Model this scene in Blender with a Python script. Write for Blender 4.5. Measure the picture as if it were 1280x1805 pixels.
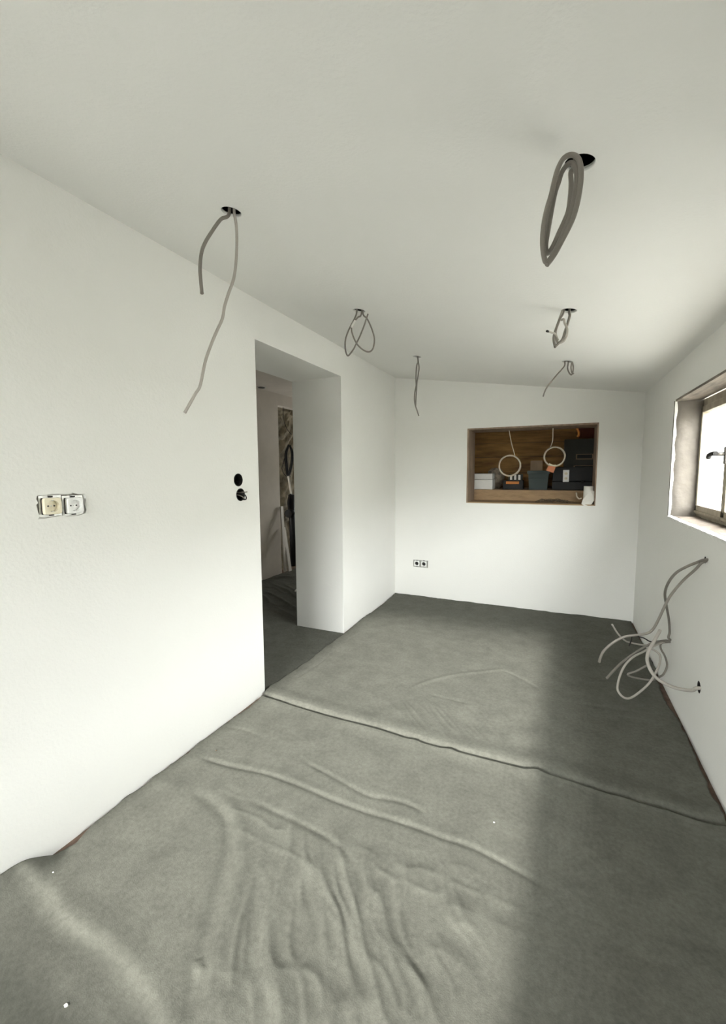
import bpy, bmesh, math, random
import numpy as np
from mathutils import Vector, Matrix

# ------------------------------------------------------------------ reset
for o in list(bpy.data.objects): bpy.data.objects.remove(o, do_unlink=True)
scene = bpy.context.scene
C = scene.collection
random.seed(4); RNG = np.random.default_rng(7)

# ------------------------------------------------------------------ camera
F, YAW, PITCH, ROLL, H = 748.8, 0.4298, 0.0950, -0.0062, 1.30      # focal length in pixels of a 1280x1805 frame
CX, CY = 640.0, 902.5
_fw = np.array([-math.sin(YAW)*math.cos(PITCH), math.cos(YAW)*math.cos(PITCH), -math.sin(PITCH)])
_r0 = np.array([math.cos(YAW), math.sin(YAW), 0.0]); _u0 = np.cross(_r0, _fw)
_rt = _r0*math.cos(ROLL)+_u0*math.sin(ROLL); _up = -_r0*math.sin(ROLL)+_u0*math.cos(ROLL)
EYE = np.array([0, 0, H])
cd = bpy.data.cameras.new('camera'); cam = bpy.data.objects.new('camera', cd); C.objects.link(cam)
cd.sensor_fit = 'VERTICAL'; cd.sensor_height = 36.0; cd.lens = F/1805*36.0; cd.clip_start = 0.02
cam.matrix_world = Matrix(((_rt[0], _up[0], -_fw[0], 0), (_rt[1], _up[1], -_fw[1], 0), (_rt[2], _up[2], -_fw[2], H), (0, 0, 0, 1)))
scene.camera = cam

# ------------------------------------------------------------------ sky, sun, exposure
SKY, SUN, EXPO = 24.0, 8.2, 0.42
SUN_EL, SUN_HEAD = math.radians(21.9), math.radians(0.73)          # low sun behind the camera, along the room
w = bpy.data.worlds.new('sky'); scene.world = w; w.use_nodes = True
bg = w.node_tree.nodes['Background']; bg.inputs[0].default_value = (0.97, 1.0, 0.985, 1); bg.inputs[1].default_value = SKY
sl = bpy.data.lights.new('sun', 'SUN'); sl.energy = SUN; sl.angle = math.radians(2.6); sl.color = (1.0, 0.98, 0.93)
so = bpy.data.objects.new('sun', sl); C.objects.link(so)
sd = Vector((math.sin(SUN_HEAD)*math.cos(SUN_EL), math.cos(SUN_HEAD)*math.cos(SUN_EL), -math.sin(SUN_EL)))
so.rotation_euler = sd.to_track_quat('-Z', 'Y').to_euler(); so.location = (0, -6, 5)
vs = scene.view_settings; vs.view_transform = 'Standard'; vs.look = 'None'; vs.gamma = 1; vs.exposure = EXPO; vs.use_curve_mapping = False

# ------------------------------------------------------------------ room measures (metres)
L, R, B = -1.5295, 0.6211, 4.1437            # left wall face, right wall face, back wall face
ZL, ZR = 2.2402, 1.9197                      # ceiling height at left / right wall (lean-to slope)
T = 0.4433                                   # thickness of left wall
D1, D2, DZ = 1.9331, 2.9485, 2.0226          # doorway
WZ0, WZ1, WY = 1.0097, 1.7155, 3.1266        # window in the right wall
HX0, HX1, HZ0, HZ1, HT = -0.8007, 0.3001, 0.9926, 1.7011, 0.35   # serving hatch
YR = -0.75                                   # rear wall face
SL = (ZR-ZL)/(R-L)
def ceil_z(x): return ZL+SL*(x-L)
# a pixel gives a ray; the distance comes from the surface it meets
def ray(x, y): return _fw+_rt*(x-CX)/F-_up*(y-CY)/F
def onx(x, y, X): v = ray(x, y); return EYE+v*(X/v[0])
def ony(x, y, Y): v = ray(x, y); return EYE+v*(Y/v[1])
def onz(x, y, Z): v = ray(x, y); return EYE+v*((Z-H)/v[2])
def onceil(x, y): v = ray(x, y); return EYE+v*((ZL-SL*L-H)/(v[2]-SL*v[0]))
def depth_of(P): return float((np.asarray(P)-EYE)@_fw)
def atd(x, y, dep): return EYE+ray(x, y)*dep

# ------------------------------------------------------------------ materials
def mat(name, col, rough=0.8, var=0.0, vscale=5.0, bump=0.0, bscale=60.0, metal=0.0, detail=4.0, col2=None, stretch=None, spec=0.3):
    m = bpy.data.materials.new(name); m.use_nodes = True; nt = m.node_tree; b = nt.nodes['Principled BSDF']
    b.inputs['Base Color'].default_value = (*col, 1); b.inputs['Roughness'].default_value = rough
    b.inputs['Metallic'].default_value = metal; b.inputs['Specular IOR Level'].default_value = spec
    tc = nt.nodes.new('ShaderNodeTexCoord'); src = tc.outputs['Object']
    if stretch:
        mp = nt.nodes.new('ShaderNodeMapping'); mp.inputs['Scale'].default_value = stretch
        nt.links.new(src, mp.inputs[0]); src = mp.outputs[0]
    if var > 0 or col2:
        n = nt.nodes.new('ShaderNodeTexNoise'); n.inputs['Scale'].default_value = vscale; n.inputs['Detail'].default_value = detail; n.inputs['Roughness'].default_value = .62
        nt.links.new(src, n.inputs['Vector']); rp = nt.nodes.new('ShaderNodeValToRGB')
        c2 = col2 if col2 else tuple(min(1, c*(1+var)) for c in col); c1 = tuple(c*(1-var) for c in col) if not col2 else col
        rp.color_ramp.elements[0].position = .3; rp.color_ramp.elements[1].position = .7
        rp.color_ramp.elements[0].color = (*c1, 1); rp.color_ramp.elements[1].color = (*c2, 1)
        nt.links.new(n.outputs[0], rp.inputs[0]); nt.links.new(rp.outputs[0], b.inputs['Base Color'])
    if bump > 0:
        n2 = nt.nodes.new('ShaderNodeTexNoise'); n2.inputs['Scale'].default_value = bscale; n2.inputs['Detail'].default_value = 5
        nt.links.new(src, n2.inputs['Vector']); bp = nt.nodes.new('ShaderNodeBump'); bp.inputs['Strength'].default_value = bump; bp.inputs['Distance'].default_value = .004
        nt.links.new(n2.outputs[0], bp.inputs['Height']); nt.links.new(bp.outputs[0], b.inputs['Normal'])
    return m
M = {}
M['paint'] = mat('white_wall_paint', (.80, .795, .76), .9, .012, 2.0, .25, 90)
M['ceiling'] = mat('white_ceiling_paint', (.80, .795, .765), .9, .012, 2.0, .2, 110)
M['dimpaint'] = mat('dim_white_paint', (.62, .57, .50), .95, .08, 3.0, .3, 60)  # white walls next door, their dimness put into the base colour
M['felt'] = mat('grey_felt_fleece', (.108, .108, .092), .98, .13, 9.0, .22, 300, detail=9, spec=.05)
def felt_grain(m):
    nt = m.node_tree; b = nt.nodes['Principled BSDF']; src = b.inputs['Base Color'].links[0].from_socket; tc = [n for n in nt.nodes if n.type == 'TEX_COORD'][0]
    n = nt.nodes.new('ShaderNodeTexNoise'); n.inputs['Scale'].default_value = 70; n.inputs['Detail'].default_value = 10; n.inputs['Roughness'].default_value = .75
    nt.links.new(tc.outputs['Object'], n.inputs['Vector']); mr = nt.nodes.new('ShaderNodeMapRange')
    mr.inputs['From Min'].default_value = .3; mr.inputs['From Max'].default_value = .7; mr.inputs['To Min'].default_value = .80; mr.inputs['To Max'].default_value = 1.22
    nt.links.new(n.outputs[0], mr.inputs['Value']); mu = nt.nodes.new('ShaderNodeVectorMath'); mu.operation = 'SCALE'
    nt.links.new(src, mu.inputs[0]); nt.links.new(mr.outputs[0], mu.inputs['Scale']); nt.links.new(mu.outputs[0], b.inputs['Base Color'])
felt_grain(M['felt'])
M['subfloor'] = mat('brown_screed', (.12, .082, .062), .95, .35, 22, .6, 60)
M['sheath'] = mat('grey_cable_sheath', (.20, .182, .160), .55, .05, 30, 0, spec=.35)
M['sheath_light'] = mat('pale_cable_sheath', (.36, .335, .30), .55, .05, 30, 0)
M['ringcable'] = mat('cream_cable', (.62, .55, .44), .5)
M['white_wire'] = mat('white_conduit', (.82, .80, .76), .4)
M['dark'] = mat('black_plastic', (.012, .012, .012), .55)
M['boxdark'] = mat('dark_box_plastic', (.02, .018, .017), .7)
M['void'] = mat('dark_void', (.03, .028, .025), .95)
M['copper'] = mat('orange_plastic', (.55, .20, .04), .5)
M['tag'] = mat('orange_paper_tag', (.52, .20, .10), .7)
M['tape'] = mat('cream_tape', (.72, .66, .50), .6)
M['beige'] = mat('yellowed_plastic', (.74, .68, .52), .4)
M['whitep'] = mat('white_plastic', (.84, .84, .82), .35)
M['steel'] = mat('galvanised_steel', (.55, .55, .53), .45, .15, 60, metal=.7)
M['mortar'] = mat('rough_mortar', (.22, .20, .17), .95, .4, 60, .8, 90)
M['oldwood'] = mat('weathered_cream_frame_paint', (.34, .30, .235), .75, .16, 9, .3, 40, stretch=(3, 3, .7))
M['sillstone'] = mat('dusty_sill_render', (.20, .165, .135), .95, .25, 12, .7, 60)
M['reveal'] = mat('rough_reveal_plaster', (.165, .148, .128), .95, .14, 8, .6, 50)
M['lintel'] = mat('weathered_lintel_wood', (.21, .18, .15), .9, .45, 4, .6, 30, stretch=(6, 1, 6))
M['plank'] = mat('brown_plank', (.20, .105, .035), .6, 0, 3.2, .3, 18, col2=(.52, .29, .09), stretch=(1.0, 3, 7))
M['jambwood'] = mat('raw_jamb_wood', (.30, .22, .16), .85, .3, 10, .4, 30, stretch=(2, 2, .6))
M['ledgewood'] = mat('brown_ledge_board', (.34, .23, .13), .8, .2, 8, .3, 40, stretch=(1, 4, 4))
M['card'] = mat('cardboard', (.36, .26, .17), .9, .1, 8)
M['foam'] = mat('white_foam', (.78, .77, .74), .8, .03, 40, .3, 120)
M['bag'] = mat('clear_grey_plastic_bag', (.24, .20, .15), .35, .3, 30, .8, 30)
M['greenbin'] = mat('dark_green_plastic', (.035, .05, .047), .5)
M['greyboard'] = mat('dark_grey_panel', (.06, .06, .05), .7, .15, 6)
M['redbrown'] = mat('red_brown_panel', (.18, .05, .03), .7, .2, 6)
M['paper'] = mat('white_paper_roll', (.84, .82, .76), .85)
M['twig'] = mat('dry_brown_debris', (.10, .075, .05), .9)
M['stone'] = mat('rubble_stone_wall', (.10, .085, .06), .95, 0, 7, 1.0, 14, col2=(.36, .31, .22), detail=8)
M['leanboard'] = mat('white_board', (.70, .66, .60), .7)
M['ground'] = mat('outdoor_paving', (.25, .245, .23), .9, .1, 3)
M['crumb'] = mat('plaster_crumb', (.85, .84, .80), .9)
M['handle'] = mat('dull_brass_grey_metal', (.13, .12, .105), .4, metal=.6)
def glass_mat():
    m = bpy.data.materials.new('window_glass'); m.use_nodes = True; nt = m.node_tree
    for n in list(nt.nodes): nt.nodes.remove(n)
    out = nt.nodes.new('ShaderNodeOutputMaterial'); mx = nt.nodes.new('ShaderNodeMixShader'); tr = nt.nodes.new('ShaderNodeBsdfTransparent'); gl = nt.nodes.new('ShaderNodeBsdfGlossy')
    mx.inputs[0].default_value = .05; gl.inputs['Roughness'].default_value = .03
    nt.links.new(tr.outputs[0], mx.inputs[1]); nt.links.new(gl.outputs[0], mx.inputs[2]); nt.links.new(mx.outputs[0], out.inputs[0])
    return m
M['glass'] = glass_mat()

# ------------------------------------------------------------------ helpers
def link_mesh(name, me, m, parent=None, smooth=False):
    o = bpy.data.objects.new(name, me); C.objects.link(o)
    if m is not None: me.materials.append(M[m] if isinstance(m, str) else m)
    if smooth:
        for p in me.polygons: p.use_smooth = True
    if parent is not None:
        o.parent = parent; o.matrix_parent_inverse = parent.matrix_world.inverted()
    return o
def from_bm(name, bm, m, parent=None, smooth=False):
    me = bpy.data.meshes.new(name); bm.normal_update(); bm.to_mesh(me); bm.free()
    return link_mesh(name, me, m, parent, smooth)
def bm_box(bm, x0, x1, y0, y1, z0, z1, bev=0.0):
    v = [bm.verts.new(p) for p in ((x0,y0,z0),(x1,y0,z0),(x1,y1,z0),(x0,y1,z0),(x0,y0,z1),(x1,y0,z1),(x1,y1,z1),(x0,y1,z1))]
    fs = [bm.faces.new([v[i] for i in q]) for q in ((3,2,1,0),(4,5,6,7),(0,1,5,4),(1,2,6,5),(2,3,7,6),(3,0,4,7))]
    if bev > 0:
        es = list({e for f in fs for e in f.edges})
        bmesh.ops.bevel(bm, geom=es, offset=bev, segments=2, affect='EDGES', profile=.6)
    return bm
def box(name, x0, x1, y0, y1, z0, z1, m, parent=None, bev=0.0):
    return from_bm(name, bm_box(bmesh.new(), min(x0,x1), max(x0,x1), min(y0,y1), max(y0,y1), min(z0,z1), max(z0,z1), bev), m, parent)
def quads(name, verts, faces, m, parent=None, smooth=False):
    me = bpy.data.meshes.new(name); me.from_pydata([tuple(v) for v in verts], [], faces); me.update()
    return link_mesh(name, me, m, parent, smooth)
def cyl(name, p0, p1, r0, r1, m, parent=None, seg=24, smooth=True, caps=True):
    p0, p1 = Vector(p0), Vector(p1); d = p1-p0; q = d.to_track_quat('Z', 'Y'); bm = bmesh.new()
    bmesh.ops.create_cone(bm, cap_ends=caps, segments=seg, radius1=r0, radius2=r1, depth=d.length, matrix=Matrix.Translation((p0+p1)/2) @ q.to_matrix().to_4x4())
    o = from_bm(name, bm, m, parent)
    if smooth:
        for p in o.data.polygons: p.use_smooth = len(p.vertices) == 4
    return o
def empty(name, loc):
    o = bpy.data.objects.new(name, None); o.empty_display_size = .05; C.objects.link(o); o.location = loc; bpy.context.view_layer.update(); return o
def tag(o, label, cat, group=None):
    o['label'] = label; o['category'] = cat
    if group: o['group'] = group
    return o
def struct(o, label=None, cat=None):
    o['kind'] = 'structure'
    if label: o['label'] = label
    if cat: o['category'] = cat
    return o
def carve(o, cutters):
    for c in cutters:
        md = o.modifiers.new('cut', 'BOOLEAN'); md.operation = 'DIFFERENCE'; md.solver = 'EXACT'; md.object = c
    bpy.context.view_layer.update()
    ev = o.evaluated_get(bpy.context.evaluated_depsgraph_get()); me = bpy.data.meshes.new_from_object(ev)
    o.modifiers.clear(); old = o.data; o.data = me; bpy.data.meshes.remove(old)
    for c in cutters:
        cm = c.data; bpy.data.objects.remove(c, do_unlink=True); bpy.data.meshes.remove(cm)
    return o
def catmull(P, n=8):
    P = np.asarray(P, float); out = []
    Q = np.vstack([2*P[0]-P[1], P, 2*P[-1]-P[-2]])
    for i in range(1, len(Q)-2):
        a, b, c, d = Q[i-1], Q[i], Q[i+1], Q[i+2]
        for k in range(n):
            t = k/n; out.append(.5*((2*b)+(c-a)*t+(2*a-5*b+4*c-d)*t*t+(3*b-a-3*c+d)*t**3))
    out.append(P[-1]); return np.array(out)
def tube_mesh(name, paths, rad, seg=10):
    V, Fc = [], []
    for P in paths:
        P = np.asarray(P); tn = np.gradient(P, axis=0); tn /= np.linalg.norm(tn, axis=1)[:, None]+1e-9
        a = np.array([0, 0, 1.]) if abs(tn[0][2]) < .9 else np.array([1., 0, 0])
        u = np.cross(tn[0], a); u /= np.linalg.norm(u); base = len(V)
        for i, p in enumerate(P):
            u = u-tn[i]*(u@tn[i]); u /= np.linalg.norm(u); v = np.cross(tn[i], u)
            for k in range(seg):
                an = 2*math.pi*k/seg; V.append(tuple(p+rad*(u*math.cos(an)+v*math.sin(an))))
        n = len(P)
        for i in range(n-1):
            for k in range(seg):
                k2 = (k+1) % seg; Fc.append((base+i*seg+k, base+i*seg+k2, base+(i+1)*seg+k2, base+(i+1)*seg+k))
        Fc.append(tuple(base+k for k in range(seg))[::-1]); Fc.append(tuple(base+(n-1)*seg+k for k in range(seg)))
    me = bpy.data.meshes.new(name); me.from_pydata(V, [], Fc); me.update()
    for p in me.polygons: p.use_smooth = len(p.vertices) == 4
    return me
def tube(name, P, rad, m, parent=None, n=8, seg=10):
    return link_mesh(name, tube_mesh(name, [catmull(P, n)], rad, seg), m, parent)

# ------------------------------------------------------------------ the shell of the room
XN = -3.20                                    # far wall of the neighbouring room
YE = 6.0                                      # where the neighbouring room ends
XO = R+0.168                                   # outside face of right wall
wl = struct(box('wall_left', L-T, L, YR-.30, YE, 0, 2.55, 'paint'))
s1, s2 = onx(90, 892, L), onx(130, 891, L)    # socket pair on the left wall
h1, h2 = onx(420, 846, L), onx(424, 872, L)   # round boxes
cs = [box('cut', L-T-.1, L+.1, D1, D2, -.1, DZ, None)]
cs.append(cyl('cut', (L-.055, h1[1], h1[2]), (L+.05, h1[1], h1[2]), .034, .034, None))
cs.append(cyl('cut', (L-.055, h2[1], h2[2]), (L+.05, h2[1], h2[2]), .034, .034, None))
def ragged_cut(y0, y1, z0, z1, dep, x, j=.004):
    pts = []
    for (a, b) in (((y0,z0),(y1,z0)), ((y1,z0),(y1,z1)), ((y1,z1),(y0,z1)), ((y0,z1),(y0,z0))):
        for k in range(7): t = k/7; pts.append((a[0]+(b[0]-a[0])*t+random.uniform(-j, j), a[1]+(b[1]-a[1])*t+random.uniform(-j, j)))
    bm = bmesh.new(); fr = [bm.verts.new((x+.02, p[0], p[1])) for p in pts]; bk = [bm.verts.new((x-dep, p[0], p[1])) for p in pts]
    n = len(pts); bm.faces.new(fr); bm.faces.new(bk[::-1])
    for i in range(n): bm.faces.new((fr[i], bk[i], bk[(i+1) % n], fr[(i+1) % n]))
    bmesh.ops.recalc_face_normals(bm, faces=bm.faces)
    return from_bm('cut', bm, None)
sy0, sy1, sz0, sz1 = s1[1]-.040, s2[1]+.040, s1[2]-.037, s1[2]+.038
cs.append(ragged_cut(sy0, sy1, sz0, sz1, .012, L))
carve(wl, cs)

s3, s4 = ony(735, 993, B), ony(748, 994, B)
wb = struct(box('wall_back', L, R, B, B+HT, 0, 2.45, 'paint'))
carve(wb, [box('cut', HX0, HX1, B-.1, B+HT+.1, HZ0, HZ1, None), box('cut', s3[0]-.038, s4[0]+.040, B-.02, B+.012, s3[2]-.037, s3[2]+.037, None)])

# right wall: the window in view and one more beside the camera
WN = 1.35                                      # near jamb of the window in view (outside the frame)
wr = struct(box('wall_right', R, XO, YR-.30, B+HT+.15, -.3, 2.30, 'paint'))
k1, k2, k3 = onx(1243, 987, R), onx(1180, 1130, R), onx(1232, 1211, R)
cs = [box('cut', R-.1, XO+.1, WN, WY, WZ0, WZ1, None)]
for k, r in ((k1, .016), (k2, .013), (k3, .028)):
    cs.append(cyl('cut', (R-.05, k[1], k[2]), (R+.06, k[1], k[2]), r, r, None))
carve(wr, cs)
for k, r in ((k1, .016), (k2, .013), (k3, .028)):                # dark lining in the bored cable holes, standing in for their shade
    bm = bmesh.new(); n = 24; rows = [[bm.verts.new((x, k[1]+r*.985*math.cos(2*math.pi*i/n), k[2]+r*.985*math.sin(2*math.pi*i/n))) for i in range(n)] for x in (R+.001, R+.058)]
    for i in range(n): bm.faces.new((rows[0][i], rows[1][i], rows[1][(i+1) % n], rows[0][(i+1) % n]))
    bm.faces.new(rows[1]); from_bm('hole_shade_lining', bm, 'boxdark', wr)
wrr = struct(box('wall_rear', L-.0, R, YR-.30, YR, -.3, 2.55, 'paint'))
carve(wrr, [box('cut', L, -.086, YR-.4, YR+.1, 0.54, 1.80, None)])  # added opening, shaped so the sun draws its edge along the floor

fl = struct(box('floor', XN-.9, R, YR-.30, YE, -.25, 0, 'subfloor'))
# sloping plasterboard ceiling with six round lamp holes
CT = .011
yA, yB = YR-.30, B+.10
bm = bmesh.new()
vv = [bm.verts.new((x, y, ceil_z(x)+dz)) for dz in (0, CT) for (x, y) in ((L-.05, yA), (R+.05, yA), (R+.05, yB), (L-.05, yB))]
for q in ((3,2,1,0),(4,5,6,7),(0,1,5,4),(1,2,6,5),(2,3,7,6),(3,0,4,7)): bm.faces.new([vv[i] for i in q])
ce = struct(from_bm('ceiling', bm, 'ceiling'))
holes = [onceil(*q) for q in ((408, 374), (633, 548), (735, 629), (1022, 288), (1003, 548), (1001, 638))]
carve(ce, [cyl('cut', (h[0], h[1], h[2]-.1), (h[0], h[1], h[2]+.1), .033, .033, None, seg=28) for h in holes])
vv = [(x, y, ceil_z(x)+.19+dz) for dz in (0, .12) for (x, y) in ((L-T, yA), (XO+.25, yA), (XO+.25, B+1.3), (L-T, B+1.3))]
rf = struct(quads('roof', vv, [(3,2,1,0),(4,5,6,7),(0,1,5,4),(1,2,6,5),(2,3,7,6),(3,0,4,7)], 'void'))
struct(box('trim_1', L, R, yA, yA+.03, 1.95, 2.55, 'void'))

# ------------------------------------------------------------------ neighbouring room behind the doorway
NZ = 2.27
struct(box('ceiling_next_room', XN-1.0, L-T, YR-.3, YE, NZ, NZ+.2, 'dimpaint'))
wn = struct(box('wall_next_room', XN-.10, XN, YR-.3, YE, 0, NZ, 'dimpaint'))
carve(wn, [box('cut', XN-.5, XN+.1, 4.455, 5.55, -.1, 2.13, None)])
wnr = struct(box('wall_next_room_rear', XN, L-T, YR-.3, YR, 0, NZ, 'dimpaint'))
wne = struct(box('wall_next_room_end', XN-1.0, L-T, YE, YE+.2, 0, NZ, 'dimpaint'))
carve(wne, [box('cut', -2.85, -2.42, YE-.1, YE+.3, 1.0, 1.45, None)])  # added unseen opening, sized to brighten the neighbouring room
st = quads('wall_niche', [], [], 'stone')
NY, NZs = 44, 60
V = []; Fq = []
for j in range(NZs+1):
    for i in range(NY+1):
        y = 4.40+1.3*i/NY; z = 2.25*j/NZs
        V.append((XN-.135+.03*math.sin(y*23+3*math.sin(z*9))*math.sin(z*17+2*math.sin(y*7))+random.uniform(-.008, .008), y, z))
for j in range(NZs):
    for i in range(NY): a = j*(NY+1)+i; Fq.append((a, a+1, a+NY+2, a+NY+1))
st.data.from_pydata(V, [], Fq); st.data.update(); struct(st)
struct(box('wall_niche_backing', XN-.34, XN-.22, 4.3, 5.8, 0, NZ, 'void'))

# ------------------------------------------------------------------ outdoors
struct(box('ground', -30, 40, -40, YR-.30, -.40, -.30, 'ground'), 'pale paving outside the room', 'paving')
struct(box('ground_side', XO, 40, YR-.30, 40, -.40, -.30, 'ground'), 'pale paving beyond the window', 'paving')

# added white screen beyond the window, cutting off the low sky
M['sidescreen'] = mat('white_sky_screen', (.75, .74, .70), .9, .05, 3)
struct(box('wall_sky_screen_side', R+5.0, R+5.3, -8, 30, -.3, 2.75, 'sidescreen'))
M['rearscreen'] = mat('dark_sky_screen', (.07, .06, .045), .9, .2, 3)
struct(box('wall_sky_screen_rear', -14, R+5.0, -10.2, -10.0, -.3, 2.1, 'rearscreen'))  # added unseen screen behind the camera, blocking sky below the sun
# added unseen screens and dark floor around the rear opening, reducing its light
M['darkscreen'] = mat('dark_screen_floor', (.06, .058, .055), .9, .1, 3)
struct(box('floor_sky_screen', L-.25, .12, YR-2.4, YR-.30, -.30, -.28, 'darkscreen'))
struct(box('wall_sky_screen_left', L-.35, L-.25, YR-2.0, YR-.30, -.3, 2.6, 'ground')); struct(box('wall_sky_screen_right', -.02, .12, YR-2.0, YR-.30, -.3, 2.6, 'ground'))
struct(box('roof_sky_screen', L-.35, .12, YR-2.0, YR-.30, 2.70, 2.8, 'ground'))

# ------------------------------------------------------------------ windows
def make_window(n, y0, y1, mull):
    root = empty('window_%d' % n, (R, (y0+y1)/2, WZ0)); struct(root, None, None)
    x0, x1 = R+.125, R+.166
    # reveal linings: rough plaster cheeks, wooden lintel underside, dusty sill
    box('lintel_lining', R+.002, x0, y0, y1, WZ1-.012, WZ1, 'lintel', root)
    sb = bmesh.new(); ny = 60
    rows = [[sb.verts.new((x, y0+(y1-y0)*i/ny, WZ0+h+random.uniform(-.004, .004)+(.010*math.sin(i*.9)*0))) for i in range(ny+1)] for x, h in ((R+.008, .001), (R+.012, .004), (R+.03, .010), (R+.08, .013), (x1+.02, .014))]
    for a, b2 in zip(rows, rows[1:]):
        for i in range(ny): sb.faces.new((a[i], b2[i], b2[i+1], a[i+1]))
    from_bm('sill', sb, 'sillstone', root)
    lp = bmesh.new(); rows = [[lp.verts.new((x+random.uniform(-.003, .003), y0+(y1-y0)*i/ny, WZ0+h+random.uniform(-.001, .001))) for i in range(ny+1)] for x, h in ((R-.003, -.012), (R-.006, .0075), (R+.014, .0135))]
    for a, b2 in zip(rows, rows[1:]):
        for i in range(ny): lp.faces.new((a[i], b2[i], b2[i+1], a[i+1]))
    from_bm('plaster_lip', lp, 'paint', root)
    def cheek(y, sgn):
        V = []; Fq = []; nx, nz = 10, 24
        for j in range(nz+1):
            for i in range(nx+1):
                t = i/nx; x = R-.003+(x0-R+.02)*t; rnd = .020*max(0, 1-t/.35)**2
                V.append((x, y+sgn*(.010-rnd+.002*math.sin(j*1.3+i)+random.uniform(-.001, .001)), WZ0+.005+(WZ1-WZ0-.012)*j/nz))
        for j in range(nz):
            for i in range(nx): a = j*(nx+1)+i; Fq.append((a, a+1, a+nx+2, a+nx+1))
        quads('reveal_cheek', V, Fq, 'reveal', root, True)
    cheek(y1, -1); cheek(y0, 1)
    f = .024
    zb, zt = WZ0+.012, WZ1-.012
    fr = bmesh.new()
    for (a, b2, c, d2) in ((y0, y1, zb, zb+f), (y0, y1, zt-f-.02, zt), (y0, y0+f, zb, zt), (y1-f, y1, zb, zt)): bm_box(fr, x0+.008, x1, a, b2, c, d2, .003)
    from_bm('window_frame', fr, 'oldwood', root)
    # casements: two sashes meeting at the mullion
    for (a, b2) in ((y0+f-.008, y0+(mull-y0)*.5), (y0+(mull-y0)*.5, mull), (mull, y1-f+.008)):
        s = .052; ca = bmesh.new(); zc0, zc1 = zb+f-.006, zt-f-.016
        for (p, q, c, d2) in ((a, b2, zc0, zc0+s*1.0), (a, b2, zc1-s*.7, zc1), (a, a+s*.5, zc0, zc1), (b2-s*.5, b2, zc0, zc1)): bm_box(ca, x0, x1-.004, p, q, c, d2, .004)
        cs_ = from_bm('casement', ca, 'oldwood', root)
        box('pane', x0+.026, x0+.029, a+s*.4, b2-s*.4, zc0+s*.8, zc1-s*.5, 'glass', cs_)
        wd = bmesh.new(); bm_box(wd, x0-.006, x0+.008, a+.004, b2-.004, zc0+.006, zc0+.020, .003); from_bm('drip_moulding', wd, 'oldwood', cs_)
    return root
mull_pt = onx(1277, 830, R+.125)
w1 = make_window(1, WN, WY, float(mull_pt[1])-.012)
# lever handle on the meeting stile of the window in view
hz = onx(1270, 800, R+.09); hy = float(mull_pt[1])-.012
hb = box('espagnolette_plate', R+.117, R+.126, hy-.014, hy+.014, hz[2]-.05, hz[2]+.035, 'handle', w1, .003)
cyl('handle_neck', (R+.12, hy, hz[2]), (R+.078, hy, hz[2]), .010, .009, 'handle', hb)
tube('handle_lever', [(R+.080, hy-.012, hz[2]+.004), (R+.076, hy+.02, hz[2]+.003), (R+.074, hy+.055, hz[2]-.001), (R+.078, hy+.085, hz[2]-.009), (R+.082, hy+.10, hz[2]-.014)], .0115, 'boxdark', hb)

# frame of the added rear opening, unseen, that lets the sun in
dr = empty('window_2', (-.8, YR, .54)); struct(dr)
box('window_frame', -.084, -.02, YR, YR+.02, .48, 1.86, 'oldwood', dr)

# ------------------------------------------------------------------ felt dust sheets on the floor
def smooth01(t): t = np.clip(t, 0, 1); return t*t*(3-2*t)
def vnoise(x, y, seed):
    """tileless value noise on arrays"""
    def hsh(i, j):
        n = (i*374761393+j*668265263+seed*974634777) & 0x7fffffff; n = ((n ^ (n >> 13))*1274126177) & 0x7fffffff
        return ((n ^ (n >> 16)) & 0xffff)/65535.0
    xi = np.floor(x).astype(np.int64); yi = np.floor(y).astype(np.int64); fx = smooth01(x-xi); fy = smooth01(y-yi)
    a, b, c, d = hsh(xi, yi), hsh(xi+1, yi), hsh(xi, yi+1), hsh(xi+1, yi+1)
    return (a*(1-fx)+b*fx)*(1-fy)+(c*(1-fx)+d*fx)*fy-.5
def poly_dist(X, Y, P):
    """signed distance to a polyline and position along it (0..1)"""
    best = np.full(X.shape, 9.); sg = np.zeros(X.shape); al = np.zeros(X.shape)
    P = catmull(np.c_[P, np.zeros(len(P))], 5)[:, :2]
    seg = np.linalg.norm(np.diff(P, axis=0), axis=1); cum = np.r_[0, np.cumsum(seg)]
    for i in range(len(P)-1):
        d = P[i+1]-P[i]; ln = seg[i]+1e-9; d = d/ln
        t = np.clip((X-P[i, 0])*d[0]+(Y-P[i, 1])*d[1], 0, ln)
        dx, dy = X-P[i, 0]-t*d[0], Y-P[i, 1]-t*d[1]; r = np.hypot(dx, dy); m = r < best
        best = np.where(m, r, best); sg = np.where(m, np.sign(d[0]*dy-d[1]*dx), sg); al = np.where(m, (cum[i]+t)/cum[-1], al)
    return best*sg, al
FOLD = .36
def fold(X, Y, px, amp, wl_, wr_=None, taper=.15, z=0.):
    """ridge (amp > 0) or crease (amp < 0) along pixels traced on the floor; width may differ on its two sides"""
    P = np.array([onz(a, b, z)[:2] for a, b in px]); d, al = poly_dist(X, Y, P); wr_ = wr_ or wl_
    ww = np.where(d > 0, wl_, wr_)
    tp = smooth01(al/taper)*smooth01((1-al)/taper) if taper > 0 else 1
    return FOLD*amp*np.exp(-(d/ww)**2)*tp
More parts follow.
